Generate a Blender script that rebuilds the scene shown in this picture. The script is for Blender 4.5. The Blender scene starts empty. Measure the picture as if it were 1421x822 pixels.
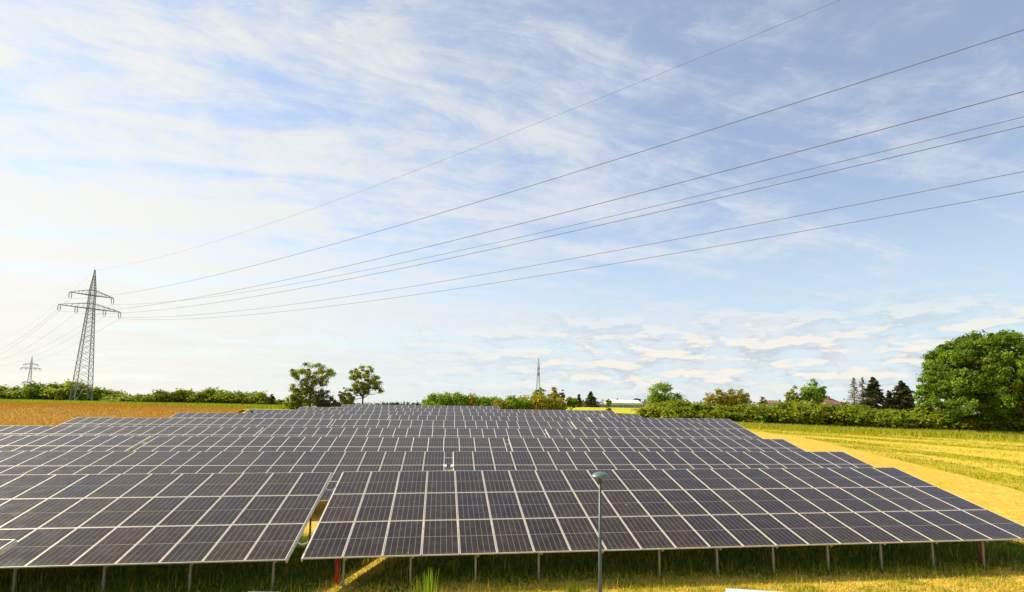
import bpy, math, random
import numpy as np
from mathutils import Matrix, Vector
R = math.radians
rng = np.random.default_rng(7)
random.seed(7)
CZ = 5.5                                  # camera height above the grass in front of the panels

# ------------------------------------------------------------------ camera
scene = bpy.context.scene
cam_d = bpy.data.cameras.new('camera'); cam = bpy.data.objects.new('camera', cam_d)
scene.collection.objects.link(cam); scene.camera = cam
CR = np.array([0.9998067, -0.0022255, 0.0195369])      # right, up, forward of the camera
CU = np.array([-0.0196633, -0.1131594, 0.9933823])
CF = np.array([0.0, 0.9935744, 0.1131813])
FPX, CXP, CYP = 759.92, 710.5, 474.0
mw = Matrix(((CR[0], CU[0], -CF[0], 0), (CR[1], CU[1], -CF[1], 0), (CR[2], CU[2], -CF[2], CZ), (0, 0, 0, 1)))
cam.matrix_world = mw
cam_d.sensor_width = 36; cam_d.lens = FPX / 1421 * 36
cam_d.shift_y = (CYP - 411) / 1421
cam_d.clip_start = 0.1; cam_d.clip_end = 9000

# ------------------------------------------------------------------ sun, sky, exposure
SUN = np.array([-1.22, 0.55, 1.0]); SUN /= np.linalg.norm(SUN)
EL = math.asin(SUN[2]); AZ = math.atan2(SUN[0], SUN[1])
sl = bpy.data.lights.new('sun', 'SUN'); so = bpy.data.objects.new('sun', sl); scene.collection.objects.link(so)
sl.energy = 5.0; sl.angle = R(0.6); sl.color = (1.0, 0.87, 0.66)
so.rotation_euler = Vector(SUN).to_track_quat('Z', 'Y').to_euler(); so.location = (-60, 20, 60)
scene.view_settings.view_transform = 'Standard'; scene.view_settings.look = 'None'
scene.view_settings.exposure = 0.6; scene.view_settings.gamma = 1.0
scene.view_settings.use_curve_mapping = False

world = bpy.data.worlds.new('World'); scene.world = world; world.use_nodes = True
wt = world.node_tree; wt.nodes.clear()
class NT:
    """small node writer"""
    def __init__(s, tree): s.t = tree
    def n(s, kind, **kw):
        nd = s.t.nodes.new(kind)
        ins = kw.pop('ins', {})
        for k, v in kw.items(): setattr(nd, k, v)
        for k, v in ins.items():
            sock = nd.inputs[k]
            if isinstance(v, bpy.types.NodeSocket): s.t.links.new(v, sock)
            else: sock.default_value = v
        return nd
    def math(s, op, a, b=0.0, c=None, clamp=False):
        nd = s.t.nodes.new('ShaderNodeMath'); nd.operation = op; nd.use_clamp = clamp
        for i, v in enumerate([a, b] + ([c] if c is not None else [])):
            if isinstance(v, bpy.types.NodeSocket): s.t.links.new(v, nd.inputs[i])
            else: nd.inputs[i].default_value = v
        return nd.outputs[0]
    def mix(s, f, a, b, mode='MIX'):
        nd = s.t.nodes.new('ShaderNodeMix'); nd.data_type = 'RGBA'; nd.blend_type = mode
        for i, v in ((0, f), (6, a), (7, b)):
            if isinstance(v, bpy.types.NodeSocket): s.t.links.new(v, nd.inputs[i])
            elif i == 0: nd.inputs[i].default_value = v
            else: nd.inputs[i].default_value = (*v, 1) if len(v) == 3 else v
        return nd.outputs[2]
    def noise(s, vec, scale, detail=4, rough=0.55, dist=0.0):
        nd = s.n('ShaderNodeTexNoise', ins={'Scale': scale, 'Detail': detail, 'Roughness': rough, 'Distortion': dist})
        if vec is not None: s.t.links.new(vec, nd.inputs['Vector'])
        return nd.outputs[0]
    def smooth(s, v, lo, hi, a=0.0, b=1.0):
        nd = s.t.nodes.new('ShaderNodeMapRange'); nd.interpolation_type = 'SMOOTHSTEP'
        s.t.links.new(v, nd.inputs[0])
        for i, x in zip((1, 2, 3, 4), (lo, hi, a, b)): nd.inputs[i].default_value = x
        return nd.outputs[0]
    def comb(s, x, y, z):
        nd = s.t.nodes.new('ShaderNodeCombineXYZ')
        for i, v in enumerate((x, y, z)):
            if isinstance(v, bpy.types.NodeSocket): s.t.links.new(v, nd.inputs[i])
            else: nd.inputs[i].default_value = v
        return nd.outputs[0]
    def link(s, a, b): s.t.links.new(a, b)

W = NT(wt)
sky = W.n('ShaderNodeTexSky', sky_type='NISHITA', sun_disc=False, sun_elevation=EL, sun_rotation=AZ,
          altitude=100, air_density=1.0, dust_density=0.15, ozone_density=1.2)
SKYS = 0.11
tc = W.n('ShaderNodeTexCoord'); gen = tc.outputs['Generated']
nrm = W.n('ShaderNodeVectorMath', operation='NORMALIZE'); W.link(gen, nrm.inputs[0]); D = nrm.outputs[0]
sep = W.n('ShaderNodeSeparateXYZ'); W.link(D, sep.inputs[0]); dx, dy, dz = sep.outputs
zz = W.math('ADD', W.math('MAXIMUM', dz, 0.0), 0.10)
px_, py_ = W.math('DIVIDE', dx, zz), W.math('DIVIDE', dy, zz)         # a flat cloud deck high above
# cirrus: streaks stretched along one direction of the deck
ca, sa = math.cos(R(16)), math.sin(R(16))
qx = W.math('ADD', W.math('MULTIPLY', px_, ca), W.math('MULTIPLY', py_, sa))
qy = W.math('SUBTRACT', W.math('MULTIPLY', py_, ca), W.math('MULTIPLY', px_, sa))
P1 = W.comb(W.math('MULTIPLY', qx, 0.42), W.math('MULTIPLY', qy, 1.25), 3.3)
warp = W.n('ShaderNodeTexNoise', ins={'Scale': 1.1, 'Detail': 3.0}); W.link(P1, warp.inputs['Vector'])
wv = W.n('ShaderNodeVectorMath', operation='MULTIPLY_ADD'); W.link(warp.outputs['Color'], wv.inputs[0])
wv.inputs[1].default_value = (1.1, 1.1, 1.1); W.link(P1, wv.inputs[2]); P2 = wv.outputs[0]
n1 = W.noise(P2, 1.15, 9, 0.64, 0.9)
n2 = W.noise(P2, 3.2, 8, 0.68, 0.4)
P4 = W.comb(W.math('ADD', px_, W.math('MULTIPLY', n2, 0.25)), W.math('MULTIPLY', py_, 0.8), 7.0)
n3 = W.noise(P4, 4.5, 9, 0.72, 0.3)
dens = W.math('ADD', W.math('ADD', W.math('MULTIPLY', n1, 0.50), W.math('MULTIPLY', n2, 0.24)), W.math('MULTIPLY', n3, 0.26))
# the veil is thicker towards the left of the view
side = W.math('ADD', W.math('MULTIPLY', dx, -0.09), W.math('MULTIPLY', dz, -0.06))
cir = W.smooth(W.math('ADD', dens, side), 0.40, 0.58)
veil = W.math('ADD', W.math('MULTIPLY', cir, 0.60), 0.24)
# low haze band of the sky
band = W.smooth(dz, 0.0, 0.40, 0.80, 0.0)
# cumulus banks low over the horizon
az_ = W.math('ARCTAN2', dx, dy)
P3 = W.comb(W.math('MULTIPLY', az_, 6.5), W.math('MULTIPLY', dz, 22.0), 1.7)
c1 = W.noise(P3, 2.3, 8, 0.62, 0.2)
lowm = W.math('MULTIPLY', W.smooth(dz, 0.015, 0.05, 0.35, 1.0), W.smooth(dz, 0.09, 0.20, 1.0, 0.0))
rightm = W.smooth(az_, -0.35, 0.25, 0.12, 1.0)
cum = W.math('MULTIPLY', W.math('MULTIPLY', W.smooth(c1, 0.40, 0.56), lowm), rightm)
P3b = W.comb(W.math('MULTIPLY', az_, 6.5), W.math('ADD', W.math('MULTIPLY', dz, 22.0), 0.28), 1.7)
c2 = W.noise(P3b, 2.3, 8, 0.62, 0.2)                                   # the same clouds a little lower: thickness below the point
shade = W.smooth(W.math('SUBTRACT', c1, c2), -0.06, 0.08, 0.0, 1.0)
dotn = W.n('ShaderNodeVectorMath', operation='DOT_PRODUCT'); W.link(D, dotn.inputs[0]); dotn.inputs[1].default_value = tuple(SUN)
glow = W.smooth(dotn.outputs['Value'], 0.30, 1.0, 0.0, 1.0)
skyc = W.mix(1.0, sky.outputs[0], (SKYS, SKYS, SKYS), 'MULTIPLY')
skyc = W.mix(1.0, skyc, (1.04, 1.07, 1.10), 'MULTIPLY')
hazec = W.mix(glow, (0.43, 0.53, 0.57), (0.62, 0.59, 0.50))
circ = W.mix(glow, (0.52, 0.54, 0.58), (0.66, 0.63, 0.55))
cumc = W.mix(shade, (0.38, 0.42, 0.47), (0.66, 0.61, 0.53))
col = W.mix(band, skyc, hazec)
col = W.mix(veil, col, circ)
col = W.mix(W.math('MULTIPLY', cum, 0.8), col, cumc)
bg = W.n('ShaderNodeBackground', ins={'Strength': 1.0}); W.link(col, bg.inputs['Color'])
wo = W.n('ShaderNodeOutputWorld'); W.link(bg.outputs[0], wo.inputs['Surface'])

# ------------------------------------------------------------------ helpers
def tag(o, label=None, cat=None, group=None, kind=None):
    for k_, v_ in (('label', label), ('category', cat), ('group', group), ('kind', kind)):
        if v_: o[k_] = v_
    return o
def link(o, parent=None):
    scene.collection.objects.link(o)
    if parent: o.parent = parent
    return o
def empty(name, loc=(0, 0, 0), rz=0.0, ry=0.0):
    o = bpy.data.objects.new(name, None); o.empty_display_size = 0.3
    o.location = loc; o.rotation_euler = (0, ry, rz)
    return link(o)
class MB:
    def __init__(s): s.v = []; s.f = []; s.m = []
    def add(s, vs, fs, mi=0):
        b = len(s.v); s.v += [tuple(map(float, p)) for p in vs]; s.f += [tuple(b + i for i in f) for f in fs]; s.m += [mi] * len(fs)
    def box(s, x0, x1, y0, y1, z0, z1, mi=0):
        s.add([(x0, y0, z0), (x1, y0, z0), (x1, y1, z0), (x0, y1, z0), (x0, y0, z1), (x1, y0, z1), (x1, y1, z1), (x0, y1, z1)],
              [(0, 3, 2, 1), (4, 5, 6, 7), (0, 1, 5, 4), (1, 2, 6, 5), (2, 3, 7, 6), (3, 0, 4, 7)], mi)
    def bar(s, a, b, w, h=None, mi=0):
        """square bar from a to b"""
        a = np.array(a, float); b = np.array(b, float); d = b - a; L = np.linalg.norm(d)
        if L < 1e-6: return
        d /= L; up = np.array([0, 0, 1.0]) if abs(d[2]) < .95 else np.array([1.0, 0, 0])
        x = np.cross(d, up); x /= np.linalg.norm(x); y = np.cross(x, d); h = h or w
        c = [(-1, -1), (1, -1), (1, 1), (-1, 1)]
        s.add([a + x * w / 2 * i + y * h / 2 * j for i, j in c] + [b + x * w / 2 * i + y * h / 2 * j for i, j in c],
              [(0, 1, 2, 3), (7, 6, 5, 4), (0, 4, 5, 1), (1, 5, 6, 2), (2, 6, 7, 3), (3, 7, 4, 0)], mi)
    def tube(s, pts, rad, n=6, mi=0, cap=True):
        pts = [np.array(p, float) for p in pts]; base = len(s.v)
        for i, p in enumerate(pts):
            d = pts[min(i + 1, len(pts) - 1)] - pts[max(i - 1, 0)]; d /= (np.linalg.norm(d) + 1e-9)
            up = np.array([0, 0, 1.0]) if abs(d[2]) < .9 else np.array([1.0, 0, 0])
            x = np.cross(d, up); x /= np.linalg.norm(x); y = np.cross(d, x)
            r = rad[i] if hasattr(rad, '__len__') else rad
            for k in range(n):
                t = 2 * math.pi * k / n
                s.v.append(tuple(p + x * r * math.cos(t) + y * r * math.sin(t)))
        for i in range(len(pts) - 1):
            for k in range(n):
                a = base + i * n + k; b = base + i * n + (k + 1) % n
                s.f.append((a, b, b + n, a + n)); s.m.append(mi)
        if cap:
            s.f.append(tuple(base + k for k in range(n))[::-1]); s.m.append(mi)
            s.f.append(tuple(base + (len(pts) - 1) * n + k for k in range(n))); s.m.append(mi)
    def lathe(s, prof, n=32, c=(0, 0), mi=0):
        base = len(s.v)
        for r, z in prof:
            for k in range(n):
                t = 2 * math.pi * k / n; s.v.append((c[0] + r * math.cos(t), c[1] + r * math.sin(t), z))
        for i in range(len(prof) - 1):
            for k in range(n):
                a = base + i * n + k; b = base + i * n + (k + 1) % n
                s.f.append((a, b, b + n, a + n)); s.m.append(mi)
    def mesh(s, name, mats, smooth=False):
        me = bpy.data.meshes.new(name); me.from_pydata(s.v, [], s.f)
        for m in (mats if isinstance(mats, (list, tuple)) else [mats]): me.materials.append(m)
        me.polygons.foreach_set('material_index', s.m)
        if smooth: me.polygons.foreach_set('use_smooth', [True] * len(s.f))
        me.update(); return me
    def build(s, name, mats, parent=None, smooth=False):
        return link(bpy.data.objects.new(name, s.mesh(name, mats, smooth)), parent)
def place(name, me, parent=None, loc=(0, 0, 0), rot=(0, 0, 0)):
    o = bpy.data.objects.new(name, me); o.location = loc; o.rotation_euler = rot
    return link(o, parent)
def copy_tree(o, parent=None):
    c = o.copy(); scene.collection.objects.link(c); c.parent = parent
    for ch in list(o.children): copy_tree(ch, c)
    return c
def fast_mesh(name, V, k, mat, tone=None):
    """V: (n*k,3) vertices, faces of k corners in order"""
    n = len(V) // k
    me = bpy.data.meshes.new(name)
    me.vertices.add(len(V)); me.vertices.foreach_set('co', V.astype(np.float32).ravel())
    me.loops.add(n * k); me.loops.foreach_set('vertex_index', np.arange(n * k, dtype=np.int32))
    me.polygons.add(n); me.polygons.foreach_set('loop_start', np.arange(0, n * k, k, dtype=np.int32))
    me.materials.append(mat); me.update(calc_edges=True)
    if tone is not None:
        at = me.attributes.new('tone', 'FLOAT', 'FACE'); at.data.foreach_set('value', tone.astype(np.float32))
    return me

# ------------------------------------------------------------------ materials
def material(name):
    m = bpy.data.materials.new(name); m.use_nodes = True
    b = m.node_tree.nodes['Principled BSDF']; return m, NT(m.node_tree), b
def plain(name, col, rough=0.6, metal=0.0, vary=0.12, scale=6.0, bump=0.0, spec=0.5):
    m, T, b = material(name)
    tcn = T.n('ShaderNodeTexCoord'); nz = T.noise(tcn.outputs['Object'], scale, 6, 0.6)
    lo = tuple(c * (1 - vary) for c in col); hi = tuple(min(1, c * (1 + vary)) for c in col)
    T.link(T.mix(T.smooth(nz, 0.3, 0.7), lo, hi), b.inputs['Base Color'])
    b.inputs['Roughness'].default_value = rough; b.inputs['Metallic'].default_value = metal
    b.inputs['Specular IOR Level'].default_value = spec
    if bump:
        bp = T.n('ShaderNodeBump', ins={'Strength': bump, 'Distance': 0.02}); T.link(nz, bp.inputs['Height']); T.link(bp.outputs[0], b.inputs['Normal'])
    return m
ALU = plain('aluminium', (0.62, 0.56, 0.48), 0.5, 0.2, 0.1)
GALV = plain('galvanised_steel', (0.42, 0.41, 0.37), 0.5, 0.4, 0.2, 14)
POST = plain('post_steel', (0.30, 0.27, 0.18), 0.6, 0.2, 0.2, 8)
RED = plain('red_paint', (0.42, 0.02, 0.015), 0.45, 0, 0.2, 5)
CABLE = plain('cable_grey', (0.55, 0.52, 0.45), 0.6)
BLACK = plain('black_rubber', (0.02, 0.02, 0.022), 0.6)
PYL = plain('pylon_steel', (0.20, 0.22, 0.19), 0.6, 0.2, 0.25, 0.5)
PYLFAR = plain('far_pylon_steel', (0.20, 0.22, 0.19), 0.7, 0.1, 0.2, 0.5)
INS = plain('insulator_glaze', (0.16, 0.19, 0.21), 0.3, 0, 0.2)
WIRE = plain('wire_aluminium', (0.20, 0.195, 0.185), 1.0, 0.0, 0.1, spec=0.0)
LAMP = plain('lamp_green_grey', (0.07, 0.095, 0.085), 0.42, 0.1, 0.14, 9)
LAMPD = plain('lamp_dark', (0.05, 0.06, 0.06), 0.5)
LAMPC = plain('lamp_cap', (0.12, 0.165, 0.145), 0.35, 0.1, 0.12, 9)
WHITE = plain('white_paint', (0.66, 0.66, 0.64), 0.5, 0, 0.05, 3)
GREYP = plain('grey_plastic', (0.32, 0.34, 0.38), 0.4, 0, 0.05)
BARK = plain('bark', (0.13, 0.095, 0.065), 0.9, 0, 0.4, 3, 0.6)
BARKP = plain('pale_bark', (0.26, 0.20, 0.14), 0.9, 0, 0.3, 3, 0.4)

def leafmat(name, dark, light, warm=None, trans=0.45):
    m, T, b = material(name)
    at = T.n('ShaderNodeAttribute', attribute_name='tone')
    oi = T.n('ShaderNodeObjectInfo')
    c = T.mix(at.outputs['Fac'], dark, light)
    if warm: c = T.mix(T.math('MULTIPLY', oi.outputs['Random'], 0.7), c, warm)
    T.link(c, b.inputs['Base Color']); b.inputs['Roughness'].default_value = 0.6
    b.inputs['Specular IOR Level'].default_value = 0.25
    tr = T.n('ShaderNodeBsdfTranslucent'); T.link(T.mix(0.5, c, T.mix(1.0, c, (1.5, 1.5, 0.6), 'MULTIPLY')), tr.inputs['Color'])
    mx = T.n('ShaderNodeMixShader', ins={0: trans}); T.link(b.outputs[0], mx.inputs[1]); T.link(tr.outputs[0], mx.inputs[2])
    T.link(mx.outputs[0], T.t.nodes['Material Output'].inputs['Surface'])
    return m
L_HEDGE = leafmat('hedge_leaves', (0.07, 0.13, 0.008), (0.29, 0.37, 0.02), (0.33, 0.33, 0.018))
L_OAK = leafmat('oak_leaves', (0.055, 0.12, 0.008), (0.26, 0.36, 0.025))
L_BRIGHT = leafmat('bright_leaves', (0.10, 0.19, 0.012), (0.32, 0.44, 0.03))
L_YEL = leafmat('yellow_leaves', (0.20, 0.20, 0.012), (0.50, 0.42, 0.03))
L_OLIVE = leafmat('olive_leaves', (0.10, 0.15, 0.012), (0.36, 0.38, 0.028))
L_CON = leafmat('conifer_needles', (0.035, 0.042, 0.012), (0.13, 0.13, 0.03), None, 0.15)
L_RUST = leafmat('rusty_leaves', (0.12, 0.08, 0.02), (0.28, 0.17, 0.03))
L_GRASS = leafmat('grass_blades', (0.035, 0.085, 0.006), (0.20, 0.25, 0.02), None, 0.4)
L_STRAW = leafmat('straw_blades', (0.55, 0.40, 0.05), (0.88, 0.68, 0.13), None, 0.3)
L_FIELD = leafmat('meadow_blades', (0.20, 0.27, 0.012), (0.54, 0.48, 0.03), None, 0.35)
L_WHEAT = leafmat('wheat_stalks', (0.25, 0.13, 0.014), (0.52, 0.30, 0.04), None, 0.3)

# solar glass: cells, the pale lines between them, the cell rows, all in the module's own coordinates
def solar_material():
    m, T, b = material('solar_cells')
    tcn = T.n('ShaderNodeTexCoord'); sp = T.n('ShaderNodeSeparateXYZ'); T.link(tcn.outputs['Object'], sp.inputs[0])
    X, Y = sp.outputs[0], sp.outputs[1]
    def lines(c, pitch, width, off=0.0):
        f = T.math('PINGPONG', T.math('ADD', c, off), pitch / 2)       # 0 on a line
        return T.math('LESS_THAN', f, width / 2)
    vert = lines(X, 0.1775, 0.012)                                        # between the six cell columns
    bus = lines(X, 0.1775 / 5, 0.0022, 0.1775 / 10)
    rowl = lines(Y, 0.0890, 0.0035)
    midl = T.math('LESS_THAN', T.math('ABSOLUTE', Y), 0.014)
    edx = T.math('GREATER_THAN', T.math('ABSOLUTE', X), 0.531)
    edy = T.math('GREATER_THAN', T.math('ABSOLUTE', Y), 1.078)
    oi = T.n('ShaderNodeObjectInfo')
    rn = oi.outputs['Random']
    cell = T.mix(T.math('POWER', rn, 1.4), (0.017, 0.010, 0.007), (0.034, 0.020, 0.009))
    cell = T.mix(T.smooth(T.math('FRACT', T.math('MULTIPLY', rn, 17.3)), 0.88, 0.99), cell, (0.018, 0.014, 0.017))
    cellid = T.n('ShaderNodeTexWhiteNoise'); 
    T.link(T.comb(T.math('FLOOR', T.math('DIVIDE', X, 0.1775)), T.math('FLOOR', T.math('DIVIDE', Y, 0.0890)), T.math('MULTIPLY', rn, 50)), cellid.inputs['Vector'])
    cell = T.mix(T.math('MULTIPLY', cellid.outputs['Value'], 0.35), cell, (0.012, 0.008, 0.007))
    c = T.mix(T.math('MULTIPLY', bus, 0.35), cell, (0.25, 0.24, 0.23))
    c = T.mix(T.math('MULTIPLY', rowl, 0.55), c, (0.13, 0.12, 0.11))
    c = T.mix(T.math('MULTIPLY', vert, 0.6), c, (0.33, 0.29, 0.25))
    c = T.mix(T.math('MULTIPLY', midl, 0.5), c, (0.36, 0.33, 0.29))
    c = T.mix(T.math('MAXIMUM', edx, edy), c, (0.42, 0.40, 0.36))
    dv = T.n('ShaderNodeVectorMath', operation='ADD'); T.link(tcn.outputs['Object'], dv.inputs[0])
    T.link(T.comb(T.math('MULTIPLY', rn, 91.0), T.math('MULTIPLY', rn, 37.0), 0.0), dv.inputs[1])
    dust = T.noise(dv.outputs[0], 2.2, 6, 0.65)
    low = T.smooth(Y, -0.85, -1.08, 0.0, 0.10)                      # dust gathers along the lower frame
    c = T.mix(T.math('ADD', T.smooth(dust, 0.42, 0.75, 0.0, 0.07), T.math('MULTIPLY', low, 0.7)), c, (0.34, 0.28, 0.20))
    sv = T.n('ShaderNodeTexVoronoi', ins={'Scale': 2.6}); T.link(dv.outputs[0], sv.inputs['Vector'])
    sc = T.n('ShaderNodeSeparateColor'); T.link(sv.outputs['Color'], sc.inputs[0])
    spot = T.math('MULTIPLY', T.math('LESS_THAN', sv.outputs['Distance'], 0.055), T.math('GREATER_THAN', sc.outputs[0], 0.93))
    c = T.mix(T.math('MULTIPLY', spot, 0.8), c, (0.7, 0.68, 0.62))
    T.link(c, b.inputs['Base Color'])
    T.link(T.smooth(dust, 0.3, 0.7, 0.16, 0.26), b.inputs['Roughness'])
    b.inputs['IOR'].default_value = 1.29; b.inputs['Specular Tint'].default_value = (1.0, 0.90, 0.80, 1)
    return m
SOLAR = solar_material()

# ------------------------------------------------------------------ terrain
HD = R(6.5); ch, sh_ = math.cos(HD), math.sin(HD)
def UV(x, y): return x * ch + y * sh_, -x * sh_ + y * ch
def XY(u, v): return u * ch - v * sh_, u * sh_ + v * ch
ROWV = [5.8, 17.04, 26.65, 36.22, 45.46, 53.9, 64.41, 74.45, 82.9, 92.09]
ROWZ = [-4.70, -4.54, -4.57, -4.35, -4.08, -3.62, -3.34, -3.05, -2.68, -2.26]
ROWS = [0.011, 0.0115, 0.0089, 0.0075, 0.0085, 0.0076, 0.005, 0.0055, 0.0064, 0.007]
KV = np.array([-60, 5.8, 17, 26.6, 36.2, 45.5, 54, 64.4, 74.4, 83, 92, 104, 130])
KZ = np.array([-4.75, -4.70, -4.58, -4.50, -4.33, -4.02, -3.70, -3.34, -3.02, -2.66, -2.30, -1.95, -1.75]) - 0.85
def ground(x, y):
    x = np.asarray(x, float); y = np.asarray(y, float)
    u = x * ch + y * sh_; v = -x * sh_ + y * ch
    near = np.interp(v, KV, KZ) + 0.0085 * 45 * np.tanh(u / 45)
    d = np.hypot(x, y); s = x / np.maximum(y, 1)
    far_r = np.interp(d, [0, 110, 170, 250, 350, 900, 6000], [-2.5, -2.5, -2.2, -1.25, -0.9, -1.5, -10])
    far_l = np.interp(d, [0, 110, 160, 230, 300, 600, 3000, 6000], [-2.6, -2.6, -2.4, -2.5, -4.0, -8, -30, -60])
    w = np.clip((s - 0.02) / 0.12, 0, 1); w = w * w * (3 - 2 * w)
    far = far_l * (1 - w) + far_r * w
    t = np.clip((d - 95) / 40, 0, 1); t = t * t * (3 - 2 * t)
    return near * (1 - t) + far * t + CZ
def gz(x, y): return float(ground(x, y))
def ray(px, py):
    d = CR * (px - CXP) / FPX + CU * (CYP - py) / FPX + CF
    return d / d[1]
def at(px, py, Y):
    d = ray(px, py) * Y; return np.array([d[0], d[1], d[2] + CZ])
def onground(px, py, y0=9.0, y1=1500.0):
    d = ray(px, py); y = y0
    while y < y1:
        if d[2] * y + CZ <= gz(d[0] * y, y): return np.array([d[0] * y, y, gz(d[0] * y, y)])
        y *= 1.004
    return np.array([d[0] * y1, y1, gz(d[0] * y1, y1)])
def stand(px, Y):
    d = ray(px, 560) * Y; return np.array([d[0], Y, gz(d[0], Y)])

def groundmat():
    m, T, b = material('meadow_ground')
    tcn = T.n('ShaderNodeTexCoord'); O = tcn.outputs['Object']
    sp = T.n('ShaderNodeSeparateXYZ'); T.link(O, sp.inputs[0])
    fine = T.noise(O, 9.0, 8, 0.75); mid = T.noise(O, 0.9, 6, 0.65); big = T.noise(O, 0.12, 4, 0.6)
    green = T.mix(T.smooth(fine, 0.35, 0.65), (0.045, 0.085, 0.010), (0.15, 0.19, 0.018))
    straw = T.mix(T.smooth(fine, 0.30, 0.65), (0.48, 0.32, 0.04), (0.88, 0.64, 0.11))
    ygr = T.mix(T.smooth(fine, 0.3, 0.7), (0.30, 0.28, 0.012), (0.62, 0.48, 0.025))
    # mown strips on the meadow right of the panels: run parallel to the track
    a = R(-48)
    sx = T.math('ADD', T.math('MULTIPLY', sp.outputs[0], math.cos(a)), T.math('MULTIPLY', sp.outputs[1], math.sin(a)))
    sy = T.math('SUBTRACT', T.math('MULTIPLY', sp.outputs[1], math.cos(a)), T.math('MULTIPLY', sp.outputs[0], math.sin(a)))
    st = T.noise(T.comb(T.math('MULTIPLY', sx, 0.05), T.math('MULTIPLY', sy, 0.33), 0.0), 1.0, 5, 0.6)
    meadow = T.mix(T.smooth(T.math('ADD', T.math('MULTIPLY', st, 0.6), T.math('MULTIPLY', mid, 0.4)), 0.47, 0.60), ygr, straw)
    # u / v of the array
    u = T.math('ADD', T.math('MULTIPLY', sp.outputs[0], ch), T.math('MULTIPLY', sp.outputs[1], sh_))
    v = T.math('SUBTRACT', T.math('MULTIPLY', sp.outputs[1], ch), T.math('MULTIPLY', sp.outputs[0], sh_))
    # grass grows green under the tables, bleached to straw outside of them
    vleft = T.math('MULTIPLY', T.smooth(u, -4.0, 0.0, 1.0, 0.0), 4.0)
    inside = T.math('MULTIPLY', T.smooth(T.math('ADD', T.math('ADD', v, vleft), T.math('MULTIPLY', mid, 1.6)), 17.7, 18.4),
                    T.smooth(T.math('SUBTRACT', u, T.math('ADD', T.math('MULTIPLY', v, 0.28), T.math('MULTIPLY', mid, 2.0))), 19.0, 16.0))
    front = T.mix(T.smooth(T.math('ADD', T.math('MULTIPLY', mid, 0.7), T.math('MULTIPLY', fine, 0.3)), 0.50, 0.62), straw, green)
    outer = T.mix(T.smooth(v, 22.0, 30.0), front, meadow)
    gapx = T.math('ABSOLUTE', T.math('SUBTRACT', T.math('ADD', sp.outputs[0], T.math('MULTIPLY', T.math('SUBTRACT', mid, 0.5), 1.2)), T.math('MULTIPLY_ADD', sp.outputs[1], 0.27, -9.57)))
    gap_sun = T.math('MULTIPLY', T.smooth(gapx, 0.7, 0.2, 0.0, 0.9), T.smooth(v, 26.0, 22.0, 0.0, 1.0))  # sunlit strip below the table gap, painted into the ground as straw colour
    near = T.mix(inside, outer, T.mix(T.math('MAXIMUM', gap_sun, T.math('MAXIMUM', T.smooth(mid, 0.60, 0.72), T.smooth(v, 23.2, 23.8))), green, straw))
    fard = T.math('SQRT', T.math('ADD', T.math('MULTIPLY', sp.outputs[0], sp.outputs[0]), T.math('MULTIPLY', sp.outputs[1], sp.outputs[1])))
    farc = T.mix(T.smooth(big, 0.42, 0.58), (0.10, 0.16, 0.015), (0.30, 0.30, 0.03))
    c = T.mix(T.smooth(fard, 118, 150), near, farc)
    T.link(c, b.inputs['Base Color']); b.inputs['Roughness'].default_value = 0.95; b.inputs['Specular IOR Level'].default_value = 0.1
    bp = T.n('ShaderNodeBump', ins={'Strength': 0.8, 'Distance': 0.15}); T.link(fine, bp.inputs['Height']); T.link(bp.outputs[0], b.inputs['Normal'])
    return m
def sheetmat(name, a, b_, scale=7.0, big=None, dist=0.12):
    m, T, b = material(name)
    tcn = T.n('ShaderNodeTexCoord'); O = tcn.outputs['Object']
    f = T.noise(O, scale, 8, 0.72); g = T.noise(O, 0.25, 5, 0.6)
    c = T.mix(T.smooth(f, 0.32, 0.68), a, b_)
    if big: c = T.mix(T.math('MULTIPLY', T.smooth(g, 0.45, 0.65), 0.6), c, big)
    T.link(c, b.inputs['Base Color']); b.inputs['Roughness'].default_value = 0.95; b.inputs['Specular IOR Level'].default_value = 0.1
    bp = T.n('ShaderNodeBump', ins={'Strength': 0.7, 'Distance': dist}); T.link(f, bp.inputs['Height']); T.link(bp.outputs[0], b.inputs['Normal'])
    return m
# ground: one sheet, polar-ish grid out to the horizon
xs = np.concatenate([-np.geomspace(6000, 130, 30), np.arange(-125, 126, 2.5), np.geomspace(130, 6000, 30)])
ys = np.concatenate([[-400, -150, -60, -30], np.arange(-15, 140, 2.5), np.geomspace(145, 6000, 60)])
GX, GY = np.meshgrid(xs, ys); GZ = ground(GX, GY)
V = np.stack([GX, GY, GZ], -1).reshape(-1, 3); nx = len(xs)
F = [(j * nx + i, j * nx + i + 1, (j + 1) * nx + i + 1, (j + 1) * nx + i) for j in range(len(ys) - 1) for i in range(nx - 1)]
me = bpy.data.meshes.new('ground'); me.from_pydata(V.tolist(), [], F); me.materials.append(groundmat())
me.polygons.foreach_set('use_smooth', [True] * len(F)); me.update()
tag(link(bpy.data.objects.new('ground', me)), kind='structure')

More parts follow.
